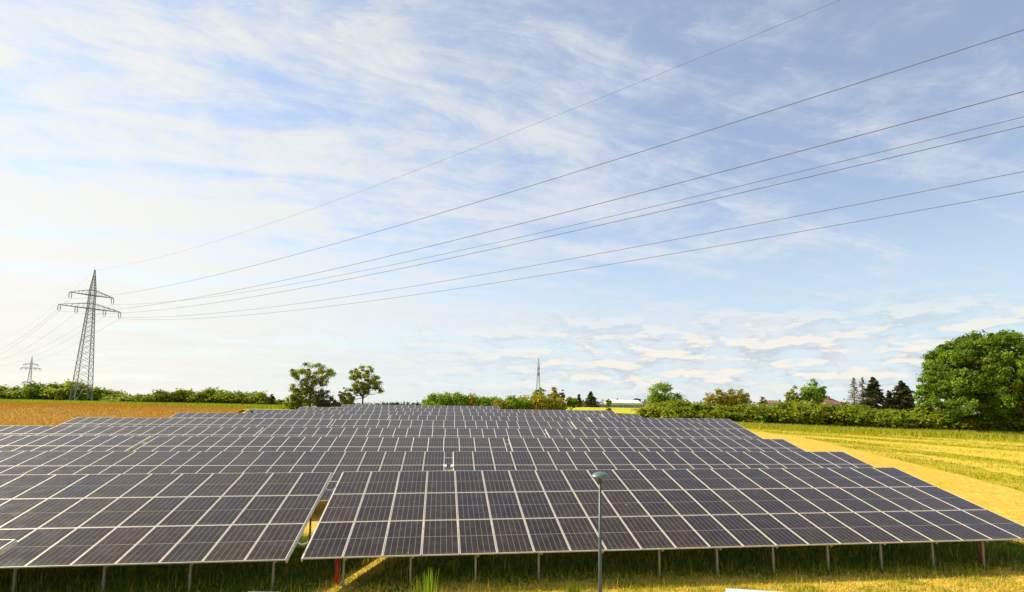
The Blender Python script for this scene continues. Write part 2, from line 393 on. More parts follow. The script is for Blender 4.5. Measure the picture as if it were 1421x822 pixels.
def inpoly(X, Y, poly):
    X = np.asarray(X); Y = np.asarray(Y); c = np.zeros(X.shape, bool); n = len(poly)
    for i in range(n):
        x1, y1 = poly[i]; x2, y2 = poly[(i + 1) % n]
        k = ((y1 > Y) != (y2 > Y)) & (X < (x2 - x1) * (Y - y1) / ((y2 - y1) if y2 != y1 else 1e-9) + x1); c ^= k
    return c
def strip_sheet(name, left, right, mat, dz, n=60, m=14, jit=0.0, kind='structure'):
    """a sheet between two polylines (same count), draped over the ground"""
    def res(pl):
        pl = np.array(pl, float); s = np.r_[0, np.cumsum(np.linalg.norm(np.diff(pl, axis=0), axis=1))]; t = np.linspace(0, s[-1], n)
        return np.stack([np.interp(t, s, pl[:, 0]), np.interp(t, s, pl[:, 1])], 1)
    a, b = res(left), res(right)
    if jit:
        for q in (a, b): q += np.convolve(rng.normal(0, jit, n + 4), np.ones(3) / 3, 'same')[2:-2, None] * np.array([0.7, 0.7])
    w = np.linspace(0, 1, m)[None, :, None]; P = a[:, None] * (1 - w) + b[:, None] * w
    Z = ground(P[..., 0], P[..., 1]) + dz
    V = np.concatenate([P, Z[..., None]], -1).reshape(-1, 3)
    F = [(i * m + j, i * m + j + 1, (i + 1) * m + j + 1, (i + 1) * m + j) for i in range(n - 1) for j in range(m - 1)]
    me = bpy.data.meshes.new(name); me.from_pydata(V.tolist(), [], F); me.materials.append(mat); me.update()
    o = link(bpy.data.objects.new(name, me)); tag(o, kind=kind); return o

# sandy track down the right ends of the rows
G = lambda px, py: tuple(onground(px, py)[:2])
track_in = [XY(20, 14.2), XY(22.2, 17), XY(24.0, 26), XY(26.5, 36), XY(28.5, 45), XY(31.5, 54), XY(36.0, 64), XY(36.5, 72)]
track_out = [G(1480, 712), G(1421, 684), G(1340, 662), G(1270, 645), G(1200, 628), G(1130, 611), G(1060, 600), XY(38.5, 73)]
TRACK = sheetmat('sandy_earth', (0.46, 0.27, 0.035), (0.82, 0.54, 0.09), 3.0, (0.50, 0.36, 0.03), 0.08)
strip_sheet('dirt_track', track_in, track_out, TRACK, 0.03, jit=0.35)

STRAW = sheetmat('cut_straw', (0.44, 0.30, 0.03), (0.82, 0.58, 0.08), 4.0, (0.45, 0.40, 0.02), 0.08)
strips = [([G(1112, 604.5), G(1190, 610), G(1300, 618), G(1460, 631)], [G(1118, 607), G(1190, 613.5), G(1300, 628), G(1460, 647)]),
          ([G(1215, 624), G(1290, 633), G(1370, 646), G(1470, 660)], [G(1218, 625), G(1290, 637), G(1370, 653), G(1470, 670)]),
          ([G(1170, 593 + 11), G(1280, 611), G(1460, 618)], [G(1170, 605.5), G(1280, 613), G(1460, 622)])]
spolys = []
for l_, r_ in strips:
    strip_sheet('straw_strip', l_, r_, STRAW, 0.03, jit=0.9); spolys.append([tuple(q) for q in l_] + [tuple(q) for q in r_][::-1])
# wheat field left of the rows
wf_far = [(-330, 150), (-230, 150), G(0, 560.5), G(100, 562.5), G(200, 565), G(300, 568), G(343, 569.5)]
wf_near = [(-330, 40), (-200, 42), XY(-95, 45), XY(-52, 46), XY(-45, 56), XY(-36, 68), XY(-30.5, 76)]
WHEAT = sheetmat('wheat', (0.28, 0.14, 0.014), (0.48, 0.27, 0.035), 2.2, (0.38, 0.21, 0.025), 0.3)
strip_sheet('wheat_field', wf_near, wf_far, WHEAT, 0.35, n=90, m=30)
RAPE = sheetmat('rapeseed', (0.32, 0.33, 0.015), (0.62, 0.55, 0.03), 1.2, (0.42, 0.42, 0.02), 0.3)
strip_sheet('rapeseed_field', [stand(770, 165)[:2], stand(850, 150)[:2], stand(925, 140)[:2]], [stand(770, 260)[:2], stand(850, 270)[:2], stand(925, 275)[:2]], RAPE, 0.3, n=30)

# ------------------------------------------------------------------ solar tables
MW, MH, TILT = 1.134, 2.2321, 0.25123
ct, st_ = math.cos(TILT), math.sin(TILT)
mb = MB()
hw, hh = (MW - 0.018) / 2, (MH - 0.018) / 2; fw = 0.018
mb.add([(-hw + fw, -hh + fw, 0.034), (hw - fw, -hh + fw, 0.034), (hw - fw, hh - fw, 0.034), (-hw + fw, hh - fw, 0.034)], [(0, 1, 2, 3)])
mb.add([(-hw + fw, -hh + fw, 0.0), (hw - fw, -hh + fw, 0.0), (hw - fw, hh - fw, 0.0), (-hw + fw, hh - fw, 0.0)], [(3, 2, 1, 0)], 1)
mod_me = mb.mesh('module', [SOLAR, WHITE])
mb = MB()
mb.box(-hw, hw, -hh, -hh + fw, 0, 0.040); mb.box(-hw, hw, hh - fw, hh, 0, 0.040)
mb.box(-hw, -hw + fw, -hh + fw, hh - fw, 0, 0.040); mb.box(hw - fw, hw, -hh + fw, hh - fw, 0, 0.040)
fr_me = mb.mesh('frame', ALU)
mb = MB(); mb.box(-0.035, 0.035, -0.03, 0.03, 0, 1.0); post_unit = mb
def post_mesh(h, c=POST, w=0.028):
    b = MB(); b.box(-w, w, -0.005, 0.005, -0.3, h); b.box(-w, -w + 0.008, 0.005, 0.05, -0.3, h); b.box(w - 0.008, w, 0.005, 0.05, -0.3, h)
    return b.mesh('post', c)
rafter = MB(); rafter.box(-0.03, 0.03, 0.15, 3 * MH - 0.15, -0.145, -0.062); raf_me = rafter.mesh('rafter', GALV)
def table(row, u0, cols, label, frames=False, redposts=(), hd=None, z0=None, step=1.72, first=1.0):
    hd = HD if hd is None else hd; v = ROWV[row]
    zb = (ROWZ[row] + ROWS[row] * u0 if z0 is None else z0) + CZ
    x = u0 * math.cos(hd) - v * math.sin(hd); y = u0 * math.sin(hd) + v * math.cos(hd)
    t = empty('solar_table', (x, y, zb), hd, -math.atan(ROWS[row]))
    tag(t, label, 'solar panels', 'solar panel tables standing in rows')
    for r in range(3):
        for c in range(cols):
            cy = (r + 0.5) * MH
            m = place('solar_module', mod_me, t, ((c + 0.5) * MW, cy * ct, cy * st_), (TILT, 0, 0))
            if frames:
                place('frame', fr_me, m)
    if not frames:      # further rows: the frames of a table read as one grid
        g = MB()
        for c in range(cols + 1):
            xa = c * MW; g.box(xa - 0.026, xa + 0.026, 0, 3 * MH, 0.0, 0.041)
        for r in range(4):
            for c in range(cols): g.box(c * MW + 0.033, (c + 1) * MW - 0.033, r * MH - (0.033 if r else 0.0) , r * MH + (0.033 if r < 3 else 0.0), 0.0, 0.040)
        o = g.build('frame_grid', ALU, t); o.rotation_euler = (TILT, 0, 0)
    L = cols * MW
    pur = MB(); pur.box(-0.02, L + 0.02, -0.03, 0.03, -0.062, -0.002)
    pm = pur.mesh('purlin', GALV)
    for yy in (0.45, 1.78, 2.68, 4.01, 4.91, 6.24):
        place('purlin', pm, t, (0, yy * ct, yy * st_), (TILT, 0, 0))
    hs, hr = {}, {}
    k = first
    while k < cols:
        xx = k * MW
        gx, gy = x + xx * math.cos(hd), y + xx * math.sin(hd)
        for yy, store in ((0.30, hs), (5.0, hr)):
            zt = yy * st_ - 0.14
            wx, wy = gx - yy * ct * math.sin(hd), gy + yy * ct * math.cos(hd)
            need = (zb + ROWS[row] * xx + zt) - gz(wx, wy)
            key = round(need, 1)
            if key not in store: store[key] = post_mesh(key)
            place('post', store[key], t, (xx, yy * ct, zt - key))
        place('rafter', raf_me, t, (xx + 0.07, 0, 0), (TILT, 0, 0))
        k += step
    if redposts:
        cb = MB(); pts = []
        for q in np.linspace(0.6, L - 0.6, 90):
            ph = (q - first * MW) / (step * MW) % 1.0; pts.append((q, 1.5 * ct, 1.5 * st_ - 0.20 - 0.30 * math.sin(math.pi * ph) + 0.02 * math.sin(q * 5)))
        cb.tube(pts, 0.016, 5); cb.build('cable', CABLE, t)
    for xr in redposts:
        rp = MB(); rp.tube([(0, 0, -1.25), (0, 0, 0.10)], 0.075, 14)
        o = rp.build('marker_post', RED, t, True); o.location = (xr, 0.55, 0.0) if xr < 9 else (xr + 0.06, 0.62, 0.0); tag(o, 'red painted round post')
    # rail that closes the two ends of the table
    for xe in (-0.012, L + 0.012):
        e = MB(); e.box(-0.02, 0.02, 0.02, 3 * MH - 0.02, -0.075, 0.012)
        o = e.build('edge_rail', ALU, t); o.location = (xe, 0, 0); o.rotation_euler = (TILT, 0, 0)
    return t
F12 = True
table(1, -3.79, 22, 'nearest solar table right of the wide gap, long front table behind the lamp post', F12, (0.92, 22.83), R(7.34), -4.54 - 0.0115 * 3.79)
table(1, -29.18, 22, 'solar table at bottom left whose right end borders the gap with the red post', F12, (), R(7.34), -4.90, 2.0, 1.64)
# the corner of the row before it
P0 = at(24, 750.5, 12.15)
u0, v0 = UV(P0[0], P0[1])
ROWV[0] = v0 - 3 * MH * ct
table(0, u0 - 22 * MW, 22, 'solar table of which only a white framed corner shows at the left edge', F12, (), HD, P0[2] - CZ - 3 * MH * st_ - 22 * MW * 0.011, 2.0, 1.64)
table(2, 0.42, 22, 'solar table in second row, right of the small gap straight behind the lamp', F12)
table(2, -25.03, 22, 'solar table in second row, left of the small gap, behind the wide gap', F12)
table(2, -50.5, 22, 'solar table in second row that only just reaches the left picture edge', False)
table(3, 4.75, 20, 'solar table in third row, running out to the sandy track', False)
table(3, -20.61, 22, 'solar table in third row, middle one between its two gaps', False)
table(3, -46.1, 22, 'solar table in third row, leftmost one cut by the picture edge', False)
table(4, 9.27, 18, 'solar table in fourth row, ending at the sandy track', False)
table(4, -16.03, 22, 'solar table in fourth row, middle one of the three', False)
table(4, -41.3, 22, 'solar table in fourth row, leftmost, its top edge against the wheat field', False)
table(5, 13.7, 17, 'solar table in fifth row, right one ending near the hedge', False)
table(5, -11.7, 22, 'solar table in fifth row, middle one of the three', False)
table(5, -37.0, 22, 'solar table in fifth row, left one with a slanted bluish end in the wheat', False)
table(6, 18.41, 17, 'solar table in sixth row, right one whose corner points at the long hedge', False)
table(6, -7.03, 22, 'solar table in sixth row, middle one of the three', False)
table(6, -32.2, 22, 'solar table in sixth row, left one ending beside the wheat field', False)
table(7, 22.95, 5, 'short solar table of few columns at the right end of the seventh row', False)
table(7, -2.38, 22, 'solar table in seventh row, between the short table and the crow table', False)
table(7, -27.57, 22, 'solar table in seventh row with the crow on its left end', False)
table(8, 2.35, 22, 'solar table in eighth row, right one before the yellow field', False)
table(8, -22.83, 22, 'solar table in eighth row, left one starting below the dark leaning tree', False)
table(9, -18.15, 24, 'farthest solar table, alone in the last row on the crest', False)

gx2 = XY(-25.03 + 22 * MW, ROWV[2]); zb2 = ROWZ[2] + ROWS[2] * (-0.1) + CZ
for n_, (du, vv) in enumerate(((0.03, 4.3), (0.43, 4.3))):
    k = MB(); k.box(-0.09, 0.09, -0.16, 0.16, -0.02, 0.10); o = k.build('junction_box', WHITE)
    xx, yy = XY(-25.03 + 22 * MW + du, ROWV[2] + vv * ct); o.location = (xx, yy, zb2 + vv * st_ - 0.02); o.rotation_euler = (TILT, 0, HD)
    tag(o, ['small white box on the left side of the second row gap', 'small white box on the right side of the second row gap'][n_], 'junction box', 'white boxes in the second row gap')
# cables that hang across the wide gap
for n_, (pa, pb, lab) in enumerate((((436, 745, 16.9), (424, 752, 17.0), 'pale cable loop crossing the gap near its lower end'), ((452, 678, 21.3), (463, 676, 21.3), 'pale cable loop crossing the gap near its upper end'))):
    a = at(pa[0] - (26 if n_ == 0 else 0), pa[1] + (5 if n_ == 0 else 0), pa[2]); b = at(pb[0] + 4, pb[1], pb[2])
    pts = [a * (1 - q) + b * q + np.array([0, 0, -0.10 * math.sin(math.pi * q)]) for q in np.linspace(0, 1, 9)]
    c = MB(); c.tube(pts, 0.022, 6); tag(c.build('gap_cable', CABLE), lab, 'cable', 'cables across the gap')

# ------------------------------------------------------------------ lamp post
def lamp():
    b = stand(832, 13.4); d = at(832.4, 815, 13.4); d2 = at(833.2, 668, 13.4)
    base = np.array([(d[0] + d2[0]) / 2, 13.4, b[2]]); top = at(832.5, 655, 13.4)[2] - base[2]
    t = empty('street_lamp', base)
    tag(t, 'slim grey green lamp post with a domed mushroom head in front of the panels', 'street lamp')
    p = MB(); p.tube([(0, 0, -0.3), (0, 0, 1.0), (0, 0, top - 0.25)], [0.049, 0.046, 0.031], 20); p.build('pole', LAMP, t, True)
    c = MB(); c.tube([(0, 0, 0.95), (0, 0, 1.0), (0, 0, 1.02)], [0.058, 0.058, 0.05], 20); c.build('collar', LAMP, t, True)
    n = MB(); n.tube([(0, 0, top - 0.27), (0, 0, top - 0.17), (0, 0, top - 0.12)], [0.047, 0.047, 0.085], 20); n.build('neck', LAMPD, t, True)
    h = MB(); R0 = 0.212
    h.lathe([(R0 * 0.93, top - 0.135), (R0, top - 0.125), (R0 * 1.01, top - 0.105), (R0 * 0.95, top - 0.082), (R0 * 0.80, top - 0.050), (R0 * 0.58, top - 0.022), (R0 * 0.3, top - 0.004), (0.0, top)], 40)
    h.build('lamp_shade', LAMPC, t, True)
    g = MB(); g.lathe([(0.0, top - 0.165), (R0 * 0.45, top - 0.160), (R0 * 0.8, top - 0.148), (R0 * 0.93, top - 0.135)], 40); g.build('lamp_glass', LAMPD, t, True)
lamp()

# white kiosk whose roof edge peeks in at the bottom, grey box at the bottom left
a = at(1007, 816.5, 8.0); b = at(1108, 823.0, 8.0 * ray(1007, 816.5)[2] / ray(1108, 823.0)[2])
dv = (b - a); dv[2] = 0; L = np.linalg.norm(dv); rz = math.atan2(dv[1], dv[0])
t = empty('kiosk', (a[0], a[1], gz(a[0], a[1])), rz)
tag(t, 'white flat topped kiosk whose roof edge shows at the bottom', 'kiosk')
zr = a[2] - gz(a[0], a[1])
k = MB(); k.box(0.08, 1.9, -1.5, -0.08, 0, zr - 0.09); k.build('body', WHITE, t)
k = MB(); k.box(0, 2.0, -1.6, 0, zr - 0.087, zr); k.build('roof', WHITE, t)
k = MB(); k.box(0.3, 0.9, -1.512, -1.503, 0.1, zr - 0.25); k.build('door', GREYP, t)
a = at(349, 821.6, 11.0)
t = empty('distribution_box', (a[0], 11.0, gz(a[0], 11.0)), 0.02)
tag(t, 'low grey box with rounded lid at the bottom edge under the left table', 'box')
zr = a[2] - gz(a[0], 11.0)
k = MB(); k.box(0.0, 0.62, -0.32, -0.02, 0, zr - 0.05); k.build('body', GREYP, t)
k = MB(); k.tube([(-0.05, -0.17, zr - 0.10), (0.02, -0.17, zr - 0.015), (0.60, -0.17, zr - 0.015), (0.67, -0.17, zr - 0.10)], [0.06, 0.08, 0.08, 0.06], 4); 
o = k.build('lid', GREYP, t)

# ------------------------------------------------------------------ crow on the left end of the seventh row
def crow():
    cx_, cy_ = XY(-26.5, ROWV[7] + 4.6 * ct); P = (cx_, cy_, ROWZ[7] + ROWS[7] * -26.5 + CZ + 4.6 * st_ + 0.045)
    t = MB()
    t.tube([(-0.34, 0, 0.10), (-0.20, 0, 0.15), (-0.08, 0, 0.20), (0.05, 0, 0.26), (0.14, 0, 0.34), (0.19, 0, 0.42), (0.25, 0, 0.44), (0.33, 0, 0.42)],
           [0.03, 0.06, 0.10, 0.115, 0.085, 0.07, 0.045, 0.008], 10)
    t.tube([(0.02, 0.04, 0.18), (0.03, 0.05, 0.0), (0.09, 0.05, 0.0)], 0.014, 5); t.tube([(0.02, -0.04, 0.18), (0.03, -0.05, 0.0), (0.09, -0.05, 0.0)], 0.014, 5)
    o = t.build('crow', BLACK, None, True); o.location = P; o.rotation_euler = (0, 0, R(160))
    tag(o, 'black crow perched on the left end of a far panel row', 'bird')
crow()

# ------------------------------------------------------------------ pylons and wires
YA = 175.0; TH = 0.9632
AX, AY = -136.35, 175.0
off = {'E': (0, 40.61), 'UL': (-5.717, 30.16), 'UR': (5.717, 30.16), 'L1': (-8.143, 25.79), 'L2': (-3.791, 25.79), 'L3': (3.791, 25.79), 'L4': (8.143, 25.79)}
def pylon(name, x, y, th, label, mat, scale=1.0, thick=1.0, zb=None, detail=True, wbase=2.35):
    g0 = gz(x, y) if zb is None else zb
    t = empty(name, (x, y, g0), th); tag(t, label, 'power pylon', 'lattice power pylons')
    H = (off['E'][1] + CZ + 0.15 - gz(AX, AY)) if zb is None else 42.7 * scale
    H0 = (off['E'][1] + CZ + 0.15 - gz(AX, AY)); s = H / H0
    zi = lambda z: (z + CZ - gz(AX, AY)) * s
    zu, zl = zi(30.16) + 2.1 * s, zi(25.79) + 2.1 * s               # arm heights: insulators hang 2.1 m
    prof = [(0, wbase), (5.5 * s, wbase * 0.88), (zl, 0.85 * s), (zu + 1.5 * s, 0.72 * s), (H, 0.07 * s)]
    hwid = lambda z: float(np.interp(z, [p[0] for p in prof], [p[1] for p in prof]))
    lg = 0.17 * thick
    for sx, sy in ((1, 1), (1, -1), (-1, 1), (-1, -1)):
        m = MB()
        for (z1_, w1), (z2_, w2) in zip(prof[:-1], prof[1:]): m.bar((sx * w1, sy * w1, z1_), (sx * w2, sy * w2, z2_), lg if z1_ < zl else lg * 0.8)
        m.build('leg', mat, t)
    m = MB(); z = 5.5 * s; i = 0; br = 0.075 * thick
    levels = [z]
    while z < H - 2.0 * s:
        z += max(0.9 * s, hwid(z) * (1.25 if z < zl else 1.1)); levels.append(min(z, H))
    for za, zb_ in zip(levels[:-1], levels[1:]):
        wa, wb = hwid(za), hwid(zb_)
        for (ax_, ay_), (bx_, by_) in (((-1, -1), (1, -1)), ((1, -1), (1, 1)), ((1, 1), (-1, 1)), ((-1, 1), (-1, -1))):
            m.bar((ax_ * wa, ay_ * wa, za), (bx_ * wb, by_ * wb, zb_), br)
            m.bar((bx_ * wa, by_ * wa, za), (ax_ * wb, ay_ * wb, zb_), br)
    m.build('bracing', mat, t)
    m = MB(); w0, w5 = hwid(0), hwid(5.5 * s)
    for (ax_, ay_), (bx_, by_) in (((-1, -1), (1, -1)), ((1, -1), (1, 1)), ((1, 1), (-1, 1)), ((-1, 1), (-1, -1))):
        m.bar((ax_ * w5, ay_ * w5, 5.5 * s), (bx_ * w5, by_ * w5, 5.5 * s), 0.16 * thick)
        md = ((ax_ + bx_) / 2 * w5, (ay_ + by_) / 2 * w5, 5.5 * s)
        m.bar((ax_ * w0, ay_ * w0, 0), md, 0.12 * thick); m.bar((bx_ * w0, by_ * w0, 0), md, 0.12 * thick)
    m.build('base_truss', mat, t)
    for zc, half in ((zu, 5.717 * s), (zl, 8.143 * s)):
        m = MB(); w = hwid(zc); hr = 1.7 * s
        for sgn in (1, -1):
            tip = np.array([sgn * (half + 0.25 * s), 0, zc])
            for sy in (1, -1):
                lo0 = np.array([sgn * w, sy * w, zc]); hi0 = np.array([sgn * w, sy * w, zc + hr])
                m.bar(lo0, tip, 0.15 * thick); m.bar(hi0, tip + np.array([0, 0, 0.1 * s]), 0.11 * thick)
            nb = 5
            for q in range(1, nb):
                f = q / nb; lo = [np.array([sgn * w, sy * w, zc]) * (1 - f) + tip * f for sy in (1, -1)]
                m.bar(lo[0], lo[1], 0.07 * thick)
                f2 = (q - 0.5) / nb
                for sy in (1, -1):
                    h_ = np.array([sgn * w, sy * w, zc + hr]) * (1 - f2) + (tip + np.array([0, 0, 0.1 * s])) * f2
                    l_ = np.array([sgn * w, sy * w, zc]) * (1 - f) + tip * f
                    m.bar(h_, l_, 0.06 * thick)
        for sy in (1, -1): m.bar((-w, sy * w, zc), (w, sy * w, zc), 0.15 * thick); m.bar((-w, sy * w, zc + hr), (w, sy * w, zc + hr), 0.11 * thick)
        m.build('crossarm', mat, t)
    for k_ in ('UL', 'UR', 'L1', 'L2', 'L3', 'L4'):
        xo = off[k_][0] * s; zt = (zu if k_[0] == 'U' else zl); m = MB()
        for e in (-0.28, 0.28):
            pts = [(xo + e * thick, 0, zt), (xo + e * thick, 0, zt - 1.7 * s), (xo, 0, zt - 2.1 * s)]
            m.tube(pts, 0.05 * thick, 5)
            for q in range(9):
                zq = zt - (0.25 + 0.16 * q) * s
                m.tube([(xo + e * thick, 0, zq), (xo + e * thick, 0, zq - 0.06 * s)], [0.12 * thick, 0.15 * thick], 7)
        m.build('insulator', INS, t)
    return t
pylon('power_pylon', AX, AY, TH, 'tall grey lattice pylon with two crossarms rising from the bushes at left', PYL, thick=1.15)
sp = stand(37, 600)
pylon('power_pylon', sp[0], 600, 0.745, 'tiny far pylon at the left edge, beyond the bushes', PYLFAR, 1.0, 2.4, zb=at(37, 547, 600)[2] - 2.0)
# the end-on pylon above the middle trees
T3 = at(747.5, 497, 480); Tb = stand(748, 480)
pylon('power_pylon', T3[0], 480, R(84), 'slender far pylon seen end on above the middle trees', PYLFAR, (T3[2] - Tb[2]) / 42.7, 1.6, zb=Tb[2])

A = {k_: np.array([AX + w * math.cos(TH), AY + w * math.sin(TH), z + CZ]) for k_, (w, z) in off.items()}
THB = 0.9033
B = {k_: np.array([117.16 + w * math.cos(THB), -45.5 + w * math.sin(THB), z + CZ - 5.698]) for k_, (w, z) in off.items()}
THC = 0.72
Cc = {k_: np.array([-385 + w * math.cos(THC), 392 + w * math.sin(THC), z + CZ - 3.5]) for k_, (w, z) in off.items()}
wl = {'E': 'thin earth wire from the pylon tip, topmost of the wires', 'UL': 'power wire from the upper crossarm, second from top at right edge',
      'L1': 'power wire third from top at right edge', 'UR': 'power wire, upper one of the close pair at right edge',
      'L2': 'power wire, lower one of the close pair at right edge', 'L3': 'power wire, second lowest at right edge', 'L4': 'lowest of all the power wires'}
for k_ in off:
    s1_ = 8.27 if k_ == 'E' else 7.47; pts = []
    for q in np.linspace(1, 0, 26)[:-1]: pts.append(A[k_] * (1 - q) + Cc[k_] * q + np.array([0, 0, -4 * s1_ * q * (1 - q)]))
    for q in np.linspace(0, 0.97, 90): pts.append(A[k_] * (1 - q) + B[k_] * q + np.array([0, 0, -4 * s1_ * q * (1 - q)]))
    m = MB(); m.tube(pts, 0.013 if k_ == 'E' else 0.024, 5)
    tag(m.build('power_line', WIRE), wl[k_], 'power line', 'power lines strung from the pylon')

# ------------------------------------------------------------------ vegetation
def leaf_quads(C, size, nrm_bias=None, asp=1.0):
    n = len(C); a = rng.normal(size=(n, 3)); 
    if nrm_bias is not None: a = a * 0.8 + nrm_bias
    a /= np.linalg.norm(a, axis=1)[:, None]
    b = np.cross(a, rng.normal(size=(n, 3))); b /= np.linalg.norm(b, axis=1)[:, None]; c = np.cross(a, b)
    s = (size * rng.uniform(0.6, 1.4, n))[:, None]
    q = np.stack([C - b * s * asp - c * s * 0.5, C + b * s * 0.2 - c * s * 0.75, C + b * s * asp + c * s * 0.35, C - b * s * 0.1 + c * s * 0.75], 1)
    return q.reshape(-1, 3)
def crown_cloud(lobes, nclump, nleaf, clump_r, size, shell=0.45):
    """lobes: [(centre, radii)]; leaf clumps spread through the outer part of every lobe"""
    vol = np.array([np.prod(r) ** (2 / 3) for _, r in lobes]); pr = vol / vol.sum()
    Cs, Ns = [], []
    k = rng.choice(len(lobes), nclump, p=pr)
    for i in k:
        c, r = lobes[i]; d = rng.normal(size=3); d /= np.linalg.norm(d)
        q = 1 - shell * rng.random() ** 1.6
        Cs.append(np.array(c) + d * np.array(r) * q); Ns.append(d)
    Cs = np.array(Cs); Ns = np.array(Ns); per = max(4, nleaf // nclump)
    rr = clump_r * rng.uniform(0.6, 1.35, nclump)
    P = np.repeat(Cs, per, 0) + rng.normal(size=(nclump * per, 3)) * np.repeat(rr, per)[:, None] * np.array([0.55, 0.55, 0.36])
    N = np.repeat(Ns, per, 0) * 0.6 + np.array([0, 0, 0.5])
    tone = np.clip(np.repeat(rng.normal(0.5, 0.24, nclump), per) + rng.normal(0, 0.16, len(P)), 0, 1)
    return leaf_quads(P, size, N), tone, Cs
def limbs(trunk_h, r0, Cs, H, n=14, lean=(0, 0), mat=BARK):
    m = MB(); top = np.array([lean[0], lean[1], trunk_h])
    m.tube([(0, 0, -0.3), (0, 0, 0.2), (lean[0] * .5, lean[1] * .5, trunk_h * .5), top], [r0 * 1.6, r0 * 1.15, r0 * .9, r0 * .75], 9)
    idx = rng.choice(len(Cs), min(n, len(Cs)), replace=False)
    for i in idx:
        e = Cs[i]; mid = top * 0.5 + e * 0.5; mid[2] = top[2] + (e[2] - top[2]) * 0.35; mid += rng.normal(0, 0.04, 3) * H
        m.tube([top - np.array([0, 0, rng.uniform(0, trunk_h * .25)]), (top + mid) / 2 + rng.normal(0, 0.015, 3) * H, mid, e], [r0 * .5, r0 * .36, r0 * .22, r0 * .05], 6)
    return m
def tree(name, loc, lobes, nclump, nleaf, clump_r, size, leaf, trunk_h, r0, label, cat='tree', group=None, shell=0.45, bark=BARK, nl=14):
    t = empty(name, loc); tag(t, label, cat, group)
    Q, tone, Cs = crown_cloud(lobes, nclump, nleaf, clump_r, size, shell)
    link(bpy.data.objects.new('crown', fast_mesh('crown', Q, 4, leaf, tone)), t)
    H = max(c[2] + r[2] for c, r in lobes)
    limbs(trunk_h, r0, Cs, H, nl).build('trunk', bark, t, True)
    return t
def shrub_mesh(w, h, nlob=5, nclump=60, nleaf=1500, leaf=L_HEDGE, size=0.16):
    lob = []
    for i in range(nlob):
        a = rng.uniform(0, 2 * math.pi); rr = rng.uniform(0.0, 0.5) * w / 2
        r = rng.uniform(0.34, 0.52) * w / 2 * 1.3; hh_ = h * rng.uniform(0.62, 1.0)
        lob.append(((math.cos(a) * rr, math.sin(a) * rr, hh_ * 0.52), (r, r, hh_ * 0.52)))
    Q, tone, Cs = crown_cloud(lob, nclump, nleaf, w * 0.13, size, 0.35)
    Q[:, 2] = np.maximum(Q[:, 2], 0.0)
    return fast_mesh('shrub', Q, 4, leaf, tone)
def shrub(me, loc, s, label, group, cat='shrub', sz=None):
    o = bpy.data.objects.new('shrub', me); o.location = loc; o.rotation_euler = (0, 0, rng.uniform(0, 6.28))
    o.scale = (s, s, (sz or s)); link(o); tag(o, label, cat, group); return o
SH = [shrub_mesh(5, 3.2, 6, 110, 4200, L_HEDGE, 0.17) for _ in range(5)]
SHY = [shrub_mesh(5, 3.2, 6, 110, 4200, L_YEL, 0.17) for _ in range(2)]
SHB = [shrub_mesh(5, 3.2, 6, 110, 4200, L_BRIGHT, 0.17) for _ in range(3)]
def hedge_profile(pts, n, Yf, meshes, labf, group, wpx=None, depth=0):
    """pts: outline (px, top py); one bush per step, height from the outline"""
    xs_ = np.linspace(pts[0][0], pts[-1][0], n)
    for i, x in enumerate(xs_):
        x = x + rng.uniform(-2, 2); top = np.interp(x, [p[0] for p in pts], [p[1] for p in pts]) + rng.uniform(-3.8, 3.8)
        Y = Yf(x) + rng.uniform(-1.5, 1.5); g = stand(x, Y); hgt = at(x, top, Y)[2] - g[2]
        stepm = abs(xs_[1] - xs_[0]) * Y / FPX
        s = stepm * 2.9 / 5.0
        shrub(meshes[i % len(meshes)], (g[0], g[1], g[2] - 0.05), s, labf(i, n, x), group, sz=max(0.3, hgt / 3.05))
ordw = ['first', 'second', 'third', 'fourth', 'fifth', 'sixth', 'seventh', 'eighth', 'ninth', 'tenth', 'eleventh', 'twelfth', 'thirteenth', 'fourteenth', 'fifteenth', 'sixteenth', 'seventeenth', 'eighteenth', 'nineteenth', 'twentieth', 'twenty-first', 'twenty-second', 'twenty-third', 'twenty-fourth', 'twenty-fifth', 'twenty-sixth']
# left bushes behind the wheat
hedge_profile([(-20, 538), (20, 537), (45, 536), (80, 533), (102, 530), (120, 535), (140, 544), (150, 543), (160, 550)], 12, lambda x: 183,
              SH, lambda i, n, x: f'{ordw[i]} dark green bush from the left edge, around the tall pylon foot', 'bushes around the tall pylon')
hedge_profile([(165, 551), (180, 546), (200, 551), (218, 547), (235, 546), (262, 542), (300, 544), (330, 543), (350, 546), (372, 552), (392, 557)], 17, lambda x: 161,
              SH, lambda i, n, x: f'{ordw[i]} green bush right of the tall pylon, behind the wheat', 'bushes between pylon and bare sky')
# green bushes on the crest in the middle
hedge_profile([(594, 556), (604, 550), (620, 547), (640, 546), (660, 550), (680, 552), (700, 551), (720, 553)], 15, lambda x: 122,
              SHB + SHY[:1], lambda i, n, x: f'{ordw[i]} bright green bush counted from left on the middle crest', 'bright bushes on the middle crest')
hedge_profile([(722, 552), (740, 552), (760, 553), (775, 556)], 6, lambda x: 124,
              [SHY[0], SH[1], SHY[1]], lambda i, n, x: f'{ordw[i]} olive yellow bush below the end-on pylon', 'olive bushes below the end-on pylon')
# long hedge on the right
def Yh(x): return float(np.interp(x, [895, 1000, 1100, 1200, 1300, 1421, 1480], [112, 101, 97, 93, 90, 86, 84]))
hedge_profile([(885, 573), (900, 566), (918, 560), (940, 557), (960, 558), (1000, 560), (1030, 563), (1060, 562), (1090, 560), (1130, 560), (1150, 563), (1180, 566), (1230, 568), (1260, 574), (1300, 574), (1340, 573), (1421, 573), (1460, 573)], 26, Yh,
              [SH[0], SH[1], SH[2], SH[3], SH[4]], lambda i, n, x: f'{ordw[i]} bush from the left in the long right hedge', 'bushes of the long right hedge')
